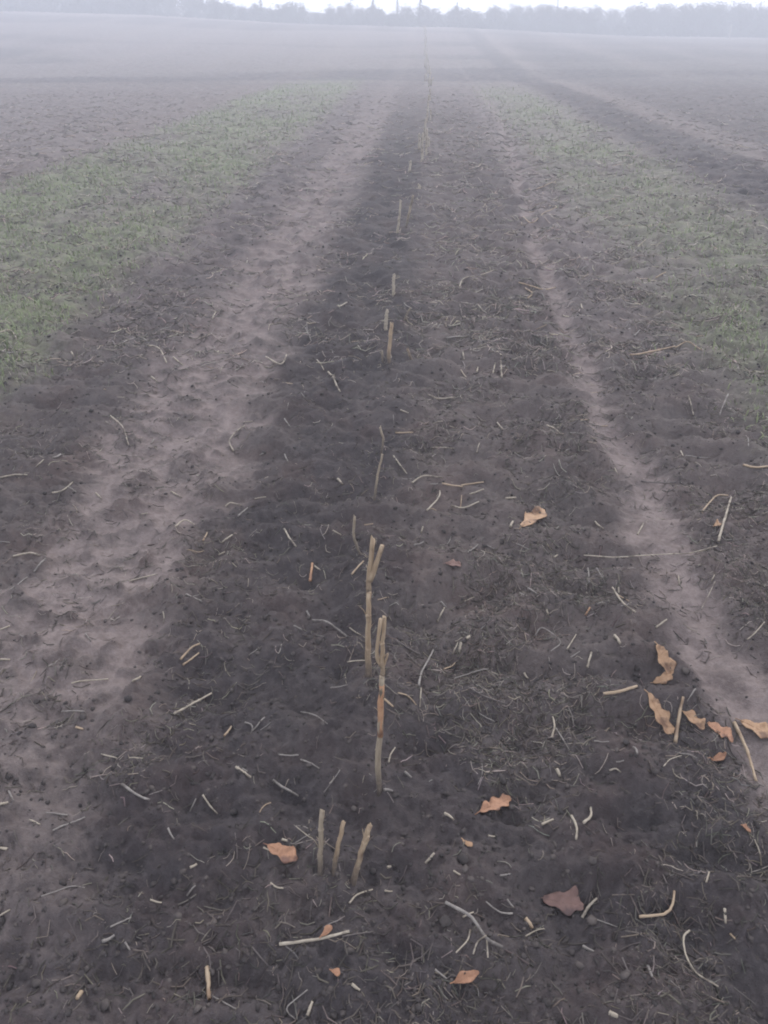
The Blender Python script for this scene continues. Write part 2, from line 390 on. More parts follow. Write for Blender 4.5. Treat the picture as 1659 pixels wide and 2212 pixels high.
def shrub_meshes(seed):
    r = np.random.default_rng(seed); limbs = []; n = 1500
    for k in range(14):
        a = r.uniform(0, 6.28); L = r.uniform(.25, .55); limbs.append(([(0, 0, -.06), (math.cos(a) * L * .4, math.sin(a) * L * .4, r.uniform(.25, .45)), (math.cos(a) * L, math.sin(a) * L, r.uniform(.45, .95))], [.016, .010, .003]))
    a = r.uniform(0, 6.28, n); q = np.sqrt(r.random(n)) * .55; z = r.random(n) ** .8 * np.clip(1 - (q / .62) ** 2, .05, 1) * (.8 + .2 * np.sin(a * 3 + seed))
    c = np.column_stack([np.cos(a) * q, np.sin(a) * q, z])
    d = r.normal(0, 1, (n, 3)) + (0, 0, 1.0); d /= np.linalg.norm(d, axis=1, keepdims=True)
    s_ = np.cross(d, r.normal(0, 1, (n, 3))); s_ /= np.linalg.norm(s_, axis=1, keepdims=True)
    L = r.uniform(.03, .07, (n, 1)); W = r.uniform(.006, .016, (n, 1))
    V = np.stack([c - d * L - s_ * W, c - d * L + s_ * W, c + d * L + s_ * W * .3, c + d * L - s_ * W * .3], 1).reshape(-1, 3)
    V[:, 2] = np.clip(V[:, 2], -.02, 1.02)
    tv, tf = tube_list([(smooth_path(p, 5), np.interp(np.linspace(0, 1, 5), [0, .5, 1], w)) for p, w in limbs], 4)
    return np_mesh('shrub_stems', tv, tf), np_mesh('shrub_crown', V, np.arange(len(V)).reshape(-1, 4), False)
SHRUB = [shrub_meshes(300 + i) for i in range(5)]
for a, b in SHRUB: a.materials.append(M['bark']); b.materials.append(M['twigs'])
BARE = [bare_tree_meshes(100 + i, .30 + .05 * (i % 4)) for i in range(6)]
SPRUCE = [spruce_meshes(200 + i) for i in range(3)]
for a, b in BARE: a.materials.append(M['bark']); b.materials.append(M['twigs'])
for a, b in SPRUCE: a.materials.append(M['bark']); b.materials.append(M['needles'])
def tree(kind, px, D, top_y, label, group, i, wid=1.0):
    x = (px - 915) / 1960 * D; z = hgt(x, D) - .05
    top = CAM_H + D * (HOR - top_y) / 1960
    h = max(top - z, 1.2)
    tr, cr = (BARE if kind == 'bare_tree' else SPRUCE)[i % (6 if kind == 'bare_tree' else 3)]
    t = empty(kind, (x, D, z)); t.rotation_euler = (0, 0, rnd.uniform(0, 6.28)); t.scale = (h * wid, h * wid, h)
    link('trunk', tr, None, t); link('crown', cr, None, t)
    return tag(t, label, 'tree', group)
# spruces that stand out of the wood, each on its own
tree('spruce_tree', 565, 85, 0, 'pointed dark spruce rising alone above low bare trees beside the open sky gap', 'spruces at the far edge', 0, 1.5)
tree('spruce_tree', 806, 84, 3, 'dark spruce paired with the smaller spruce at the end of the stubble row', 'spruces at the far edge', 1, 1.5)
tree('spruce_tree', 858, 88, 6, 'smaller spruce between two taller spruces at the end of the stubble row', 'spruces at the far edge', 2, 1.3)
tree('spruce_tree', 906, 84, -1, 'tallest broad dark spruce straight behind the end of the stubble row', 'spruces at the far edge', 0, 1.7)
tree('spruce_tree', 985, 86, 12, 'short spruce at the edge of the wood beside the tallest spruce', 'spruces at the far edge', 1, 1.2)
tree('spruce_tree', 1197, 93, -2, 'slim lone spruce tip poking above the level bare wood', 'spruces at the far edge', 2, .5)
tops = ([-90, 0, 60, 130, 190, 235, 290, 340, 400, 450, 500, 540, 600, 650, 700, 760, 830, 940, 1030, 1080, 1200, 1300, 1400, 1500, 1600, 1700, 1800],
        [-34, -36, -30, -32, -34, -16, -32, -26, -14, -2, 12, 18, 18, 14, 16, 14, 20, 22, 16, 19, 15, 18, 16, 13, 15, 14, 15])
k = 0
for rowi, (D0, step) in enumerate(((85, 33), (90, 38), (95, 44))):
    px = -95 + rowi * 9
    while px < 1810:
        ty = float(np.interp(px, *tops)) + rnd.choice([-4, 0, 2, 5, 9, 14, 20]) * (1.0 if px < 1050 else .45) + rowi * 1.0
        if rowi == 0 and (1290 < px < 1340 or 345 < px < 420): px += step; continue
        wd = rnd.uniform(1.0, 1.5)
        look = ('slender', 'spreading', 'broad')[int((wd - 1) * 5.9)] + (' bare tree', ' bare tree behind the front trees', ' bare tree deep inside')[rowi]
        if px < 460: lab = look + ', in the tall wood on the rise'
        elif px < 1010: lab = look + ', near the spruces closing the stubble row'
        else: lab = look + ', in the level-topped wood beyond the narrow track'
        tree('bare_tree', px, D0 + rnd.uniform(-1.8, 1.8), ty, lab, 'bare trees at the far field edge', k, wd); k += 1
        px += step * rnd.uniform(.75, 1.25)
# low scrub under the wood
def shrub(px, D, h, label):
    x = (px - 915) / 1960 * D; z = hgt(x, D) - .04
    tr, cr = SHRUB[int(px) % 5]
    t = empty('shrub', (x, D, z)); t.scale = (h * 1.5, h * 1.5, h); t.rotation_euler = (0, 0, px)
    link('stem', tr, None, t); link('crown', cr, None, t); tag(t, label, 'shrub', 'scrub at the foot of the wood')
for i in range(96):
    px = -70 + i * 19.5 + rnd.uniform(-8, 8); sz = rnd.choice([.7, .9, 1.1, 1.4, 1.9])
    shrub(px, 82.4 + rnd.uniform(-.8, .8) + (i % 3) * 1.8, sz * rnd.uniform(.9, 1.1), ('low', 'low', 'knee-high', 'shoulder-high', 'tall')[[.7, .9, 1.1, 1.4, 1.9].index(sz)] + ' bare shrub at the foot of the ' + ('tall wood on the rise' if px < 460 else 'spruces closing the stubble row' if px < 1010 else 'level-topped wood'))
# pale post in front of the wood
def post():
    D = 75; x = (1567 - 915) / 1960 * D; z = hgt(x, D)
    t = empty('wooden_post', (x, D, z))
    V, F = one_tube([(0, 0, -.25), (0, 0, .3), (.01, 0, .6), (.02, 0, .90)], [.075, .072, .070, .066], 8)
    link('shaft', np_mesh('post_shaft', V, F), M['post'], t)
    V, F = one_tube([(.02, 0, .90), (.02, 0, .92), (.02, 0, .94)], [.078, .074, .03], 8)
    link('cap', np_mesh('post_cap', V, F), M['post'], t)
    tag(t, 'slim pale wooden post standing alone before the hazy wood', 'post')
post()

# ------------------------------------------------------------------ standing stubble
def at_y(px, py, Y):
    d = ray(px, py); t = Y / d[1]
    return np.array([d[0] * t, Y, CAM_H + d[2] * t])
STALK_FEET = []
def stalk(base, pts, rad, mat, label, shoots=(), nodes_at=(.35, .72), lean=.015, bark=None):
    bx, by = spot(*base); z = hgt(bx, by)
    STALK_FEET.append((bx, by)); rad = rad * (.74 if by < 3 else 1.05)
    n = len(pts)
    path = [np.array([bx, by, z - .035])] + [at_y(p[0], p[1], by + lean * (i + 1) / n) for i, p in enumerate(pts)]
    path = np.array(path); path[1:, 2] = np.maximum(path[1:, 2], z + .02)
    t = empty('stubble_stalk', (bx, by, z)); o = np.array([bx, by, z])
    K = 12; P = smooth_path(path, K) - o
    P[1:-1] += rng.normal(0, rad * .16, (K - 2, 3))
    f = np.linspace(0, 1, K); r = rad * (1.12 - .22 * f) * (1 + rng.normal(0, .04, K))
    V, F = one_tube(P, r, 9, rad * .035)
    S_ = 9; ring = V.reshape(-1, S_, 3); cen = ring.mean(1, keepdims=True)
    ring = cen + (ring - cen) * (1 + rng.normal(0, .10, S_))[None, :, None] * (1 + rng.normal(0, .05, (ring.shape[0], S_)))[..., None]
    ring[-2:, :, 2] += (ring[-2:, :, 0] - P[-1, 0]) * rnd.uniform(-1.2, 1.2) + rng.normal(0, rad * .5, S_)[None]   # slanting ragged cut
    ring[-1, :, 2] -= rad * .7
    V = ring.reshape(-1, 3)
    link('stem', np_mesh('stalk_stem', V, F), M[mat], t)
    for q in range(3 if rad > .0045 else 0):                          # loose bark fibres
        f0 = rnd.uniform(.45, .9); i0 = int(f0 * (K - 2)); a_ = rnd.uniform(0, 6.28); dv = np.array([math.cos(a_), math.sin(a_) * .4, 0])
        c0 = P[i0] + dv * rad * .8; ln = rnd.uniform(.012, .035)
        V, F = one_tube([c0, c0 + dv * ln * .25 + (0, 0, ln * .6), c0 + dv * ln * .6 + (0, 0, ln)], [rad * .22, rad * .17, rad * .06], 4)
        link('bark_splinter', np_mesh('bark_splinter', V, F), M[mat], t)
    if bark:
        i0, i1 = int(bark[0] * (K - 1)), int(bark[1] * (K - 1)) + 1
        V, F = one_tube(P[i0:i1 + 1], r[i0:i1 + 1] * 1.12 * (1 + rng.normal(0, .05, i1 + 1 - i0)), 9, rad * .07)
        tag(link('bark_sheath', np_mesh('bark_sheath', V, F), M['rust'], t), 'rust orange strip of bark')
    for q in nodes_at:
        i = q * (K - 1); a = int(i); c = P[a] + (P[min(a + 1, K - 1)] - P[a]) * (i - a); d = P[min(a + 1, K - 1)] - P[a]; d = d / np.linalg.norm(d)
        V, F = one_tube([c - d * rad * .8, c - d * rad * .25, c + d * rad * .3, c + d * rad * .9], [rad * .98, rad * 1.12, rad * 1.10, rad * .92], 9, rad * .03)
        link('node', np_mesh('stalk_node', V, F), M[mat], t)
    for sh in shoots:
        sp = np.array([at_y(p[0], p[1], by + lean * .5) for p in sh[0]]) - o
        V, F = one_tube(smooth_path(sp, 8), np.linspace(sh[1], sh[1] * .75, 8), 7, sh[1] * .05)
        link('side_shoot', np_mesh('stalk_shoot', V, F), M[mat], t)
    return tag(t, label, 'stubble', 'cut stubble stalks in one row')
stalk((690, 1893), [(693, 1825), (697, 1752)], .0068, 'stalk_grey', 'dull grey upright stalk, one of three short stalks standing side by side')
stalk((716, 1893), [(728, 1840), (742, 1776)], .0056, 'stalk', 'slim tan stalk in the middle of three short stalks side by side')
stalk((756, 1908), [(778, 1850), (800, 1783)], .0070, 'stalk', 'pale tan leaning stalk with cut top, outermost of three short stalks', [([(790, 1815), (797, 1806)], .003)])
stalk((820, 1713), [(817, 1640), (822, 1580), (823, 1510), (825, 1462)], .0072, 'stalk_grey', 'tall stalk with rust orange bark on its upper half and pale foot', [([(815, 1625), (812, 1618)], .003)], (.3,), .015, (.50, .86))
stalk((826, 1490), [(826, 1430), (830, 1334)], .0075, 'stalk', 'tall brown stalk carrying a parallel side shoot at its split top', [([(826, 1440), (814, 1415), (822, 1337)], .0055), ([(826, 1450), (838, 1412)], .003)])
stalk((796, 1460), [(795, 1370), (797, 1280)], .0085, 'stalk', 'thick straight tan stalk beside the stalk with the split top')
stalk((797, 1300), [(797, 1255), (806, 1163)], .0095, 'stalk', 'thick tan forked stalk with two blunt cut arms', [([(799, 1255), (810, 1225), (826, 1178)], .0085), ([(806, 1222), (812, 1232)], .004)], (.4,))
stalk((790, 1205), [(772, 1185), (764, 1155), (766, 1115)], .0050, 'stalk_grey', 'thin grey stalk curving upwards next to the forked stalk', [], (.6,))
stalk((805, 1086), [(815, 1030), (826, 980)], .0055, 'stalk_grey', 'thin grey leaning stalk standing behind the forked stalk', [], (.5,))
stalk((822, 985), [(828, 950), (821, 922)], .0060, 'stalk_grey', 'short grey stalk bent like a hook behind the thin leaning stalk', [], (.5,))
stalk((841, 787), [(842, 745), (847, 699)], .0080, 'stalk', 'stout brown stalk in a sparse clump of four stubs')
stalk((834, 716), [(834, 700), (837, 670)], .0095, 'pale', 'short whitish stalk just behind the stout brown stalk', [], (.5,))
stalk((826, 790), [(826, 774), (825, 757)], .0050, 'stalk_grey', 'stubby grey stalk at the foot of the stout brown stalk', [], ())
stalk((889, 778), [(884, 765), (880, 754)], .0060, 'stalk', 'stubby leaning brown stalk beside the stout brown stalk', [], ())
stalk((868, 696), [(878, 680), (887, 664)], .0050, 'stalk_grey', 'thin faded stalk leaning away from the short whitish stalk', [], ())
stalk((850, 640), [(850, 618), (851, 592)], .0080, 'pale', 'single upright tan stub standing alone in the row', [], (.5,))
stalk((858, 497), [(862, 470), (866, 432)], .0090, 'pale', 'pale upright stalk of a leaning pair far along the row', [], (.45,))
stalk((874, 500), [(882, 470), (893, 423)], .0085, 'stalk_grey', 'faded leaning stalk of a leaning pair far along the row', [], (.5,))
far = [(906, 418, 398, 0), (885, 368, 348, 1), (912, 348, 290, 0), (920, 338, 278, 1), (906, 322, 288, 0), (916, 300, 256, 2), (926, 320, 296, 0), (922, 268, 238, 1), (930, 262, 236, 0), (924, 240, 205, 1), (929, 218, 192, 0)]
for x, y0, y1, l in far:
    stalk((x, y0), [(x + l, (y0 + y1) / 2), (x + l * 2, y1)], .015, 'pale', 'small hazy stalk in the faint far stretch of the stubble row', [], ())
yy = 25.0
while yy < 76:
    x = float(row_x(yy)) + rnd.uniform(-.1, .1); z = hgt(x, yy); h = rnd.uniform(.15, .32)
    t = empty('stubble_stalk', (x, yy, z))
    V, F = one_tube([(0, 0, -.05), (rnd.uniform(-.02, .02), 0, h * .5), (rnd.uniform(-.06, .06), .02, h)], [.024, .021, .017], 6)
    link('stem', np_mesh('far_stem', V, F), M['pale'], t)
    tag(t, 'small hazy stalk in the faint far stretch of the stubble row', 'stubble', 'cut stubble stalks in one row'); yy += .35 + yy * .013

# ------------------------------------------------------------------ loose straw, each piece its own thing
USED = []
def where(x, y):
    if x < -1.8: return 'in the green strip past the wide pale track'
    if x < -1.18: return 'on dark soil outside the wide pale track'
    if x < -.70: return 'on the wide pale wheel track'
    if x < float(row_x(y)): return 'on dark soil between stubble row and wide track'
    if x < .72: return 'on dark soil between stubble row and narrow track'
    if x < .96: return 'on the narrow pale wheel track'
    if x < 1.5: return 'on brown soil outside the narrow pale track'
    return 'in the green strip past the narrow pale track'
def lay(P2, rad):
    """heights of a piece lying on the relief"""
    h = height(P2[:, 0], P2[:, 1]); n = len(h)
    lin = np.polyval(np.polyfit(np.linspace(0, 1, n), h, 1), np.linspace(0, 1, n))
    lift = np.max(h - lin)
    sag = np.convolve(np.pad(h - lin, 3, 'edge'), np.ones(7) / 7, 'valid') * .5
    z = lin + lift * .85 + sag + rad * .5
    return z
def straw_mesh(P, rad):
    K = len(P); f = np.linspace(0, 1, K); r = rad * (1.05 - .25 * f) * (1 + rng.normal(0, .06, K))
    return one_tube(P, r, 6, rad * .04)
def straw(poly, rad, mat='pale', label=None, world_pts=None):
    p2 = np.array([spot(*p) for p in poly]) if world_pts is None else np.asarray(world_pts)
    K = 5 + 3 * len(p2); P2 = smooth_path(p2, K)
    L = np.sum(np.linalg.norm(np.diff(P2, axis=0), axis=1))
    if L > .03: P2[1:-1] += rng.normal(0, rad * .10, (K - 2, 2))
    z = lay(P2, rad); mid = P2[K // 2]; o = np.array([mid[0], mid[1], z[K // 2] - rad])
    P = np.column_stack([P2, z]) - o
    V, F = straw_mesh(P, rad)
    s = link('straw_piece', np_mesh('straw_piece', V, F), M[mat]); s.location = o
    chord = np.linalg.norm(P2[-1] - P2[0]); shape = 'straight' if chord / L > .985 else 'bent' if chord / L > .86 else 'curled'
    if label is None:
        col = {'pale': 'pale', 'grey': 'grey', 'tan': 'tan', 'rust': 'rust brown', 'dark': 'dark brown'}[mat]
        label = '%s %s %s straw %s' % ('short' if L < .06 else 'long', shape, col, where(*mid))
    USED.append((mid[0], mid[1]))
    return tag(s, label, 'straw', 'loose straw pieces on the field')
h_ = lambda ox, oy, pts: [(ox + .5 * a, oy + .5 * b) for a, b in pts]
b7 = lambda *p: h_(0, 1493, p); b8 = lambda *p: h_(829.5, 1493, p); b6 = lambda *p: h_(829.5, 829.5, p)
b5 = lambda *p: h_(0, 829.5, p); b4 = lambda *p: h_(829.5, 166, p); b3 = lambda *p: h_(0, 166, p)
T1, T2, T3, T4 = .0013, .0019, .0029, .0042
# foreground, beside and in front of the three short stalks
straw(b7((755, 110), (830, 70), (915, 15)), T3, 'pale', 'thick pale straw lying slanted on dark soil beside the wide pale track')
straw(b7((530, 420), (590, 455), (650, 485)), T3, 'grey', 'thick grey straw half sunk in dark soil')
straw(b7((1210, 1115), (1380, 1082), (1510, 1055)), T3, 'pale', 'longest whitish straw with a rust scrap on it')
straw(b7((1480, 1062), (1610, 1040)), T1, 'dark', 'thin dark stem pointing out of the longest whitish straw')
straw(b7((1400, 1040), (1460, 1010)), T1, 'grey', 'thin grey stem sticking off the rust scrap')
straw(b7((897, 1200), (903, 1270), (905, 1335)), T4, 'tan', 'thick short tan straw chunk lying in line with the row')
straw(b7((350, 1300), (340, 1343)), T4, 'tan', 'stubby yellowish straw chunk alone on dark soil')
straw(b7((1330, 1415), (1350, 1345)), T3, 'pale', 'short thick pale straw with a thin bent stem beside it')
straw(b7((1330, 1300), (1250, 1370), (1245, 1395), (1275, 1420)), T1, 'grey', 'thin grey stem bent round the short thick pale straw')
straw(b8((1100, 985), (1190, 978), (1236, 950), (1252, 870)), T3, 'tan', 'tan straw bent at a right angle like a hook')
straw(b8((1310, 1060), (1285, 1090), (1300, 1160), (1345, 1240), (1430, 1310)), T2, 'pale', 'long thin pale straw curved like a bow')
straw(b8((610, 990), (640, 1030)), T4, 'tan', 'stubby yellow straw chunk beside the reddish leaf')
straw(b8((610, 1060), (650, 1040), (690, 1035)), T1, 'pale', 'thin pale curved straw in front of the reddish leaf')
straw(b8((855, 985), (885, 935), (920, 900)), T3, 'pale', 'pale straw touching the tip of the reddish leaf')
straw(b8((945, 25), (1020, 10), (1090, -6)), T4, 'tan', 'thick pale tan straw lying crosswise near the tan leaf heap')
straw(b8((1510, 140), (1560, 260), (1605, 395)), T4, 'tan', 'long thick tan straw running from the leaf heap over the narrow track')
straw(b8((1258, 225), (1266, 150), (1274, 85)), T4, 'tan', 'thick tan straw lying across the lobed tan leaf')
straw(b8((360, 0), (430, 28), (520, 58)), T2, 'dark', 'long straight brownish straw beside the row')
straw(b8((725, 205), (735, 160), (728, 115)), T3, 'pale', 'short pale straw curved like a comma on a dark mound')
straw(b6((865, 728), (1000, 750), (1180, 760), (1330, 745), (1430, 730)), T2, 'pale', 'longest thin pale straw lying across the narrow track')
straw(b6((1435, 710), (1462, 615), (1490, 525)), T4, 'pale', 'thick straight pale straw outside the narrow track, one tan scrap beside it')
straw(b6((980, 915), (1030, 960), (1080, 1015)), T3, 'pale', 'thick pale straw of a slanted pair by the narrow track')
straw(b6((1008, 912), (1055, 950)), T2, 'tan', 'shorter tan straw of a slanted pair by the narrow track')
straw(b6((650, 1100), (680, 1080), (760, 1125), (715, 1190)), T2, 'grey', 'grey straw folded back on itself like a hook')
straw(b6((150, 1320), (160, 1260), (185, 1210), (215, 1150)), T3, 'grey', 'long grey curved straw next to the tall brown stalk')
straw(b5((1010, 300), (992, 265), (1010, 225), (1060, 200)), T3, 'pale', 'pale straw curled like a sickle on the edge of the wide track')
straw(b5((780, 1190), (825, 1155), (865, 1130)), T3, 'tan', 'longer yellowish straw of a parallel pair beside the wide track')
straw(b5((790, 1208), (860, 1165)), T3, 'tan', 'shorter yellowish straw of a parallel pair beside the wide track')
straw(b5((1340, 850), (1350, 785)), T4, 'rust', 'short thick rust coloured straw chunk before the forked stalk')
straw(b5((1360, 790), (1385, 810)), T3, 'pale', 'stubby whitish straw touching the rust coloured chunk')
straw(b5((1350, 1040), (1420, 1060), (1500, 1110)), T3, 'grey', 'long grey curved straw before the thick straight stalk')
straw(b4((1060, 1215), (1150, 1200), (1260, 1155)), T4, 'tan', 'long tan straw bearing a reddish scrap near the green strip')
straw(b4((600, 622), (640, 650), (690, 610), (740, 600)), T4, 'tan', 'tan bent straw lying over the narrow track far along')
plain = []
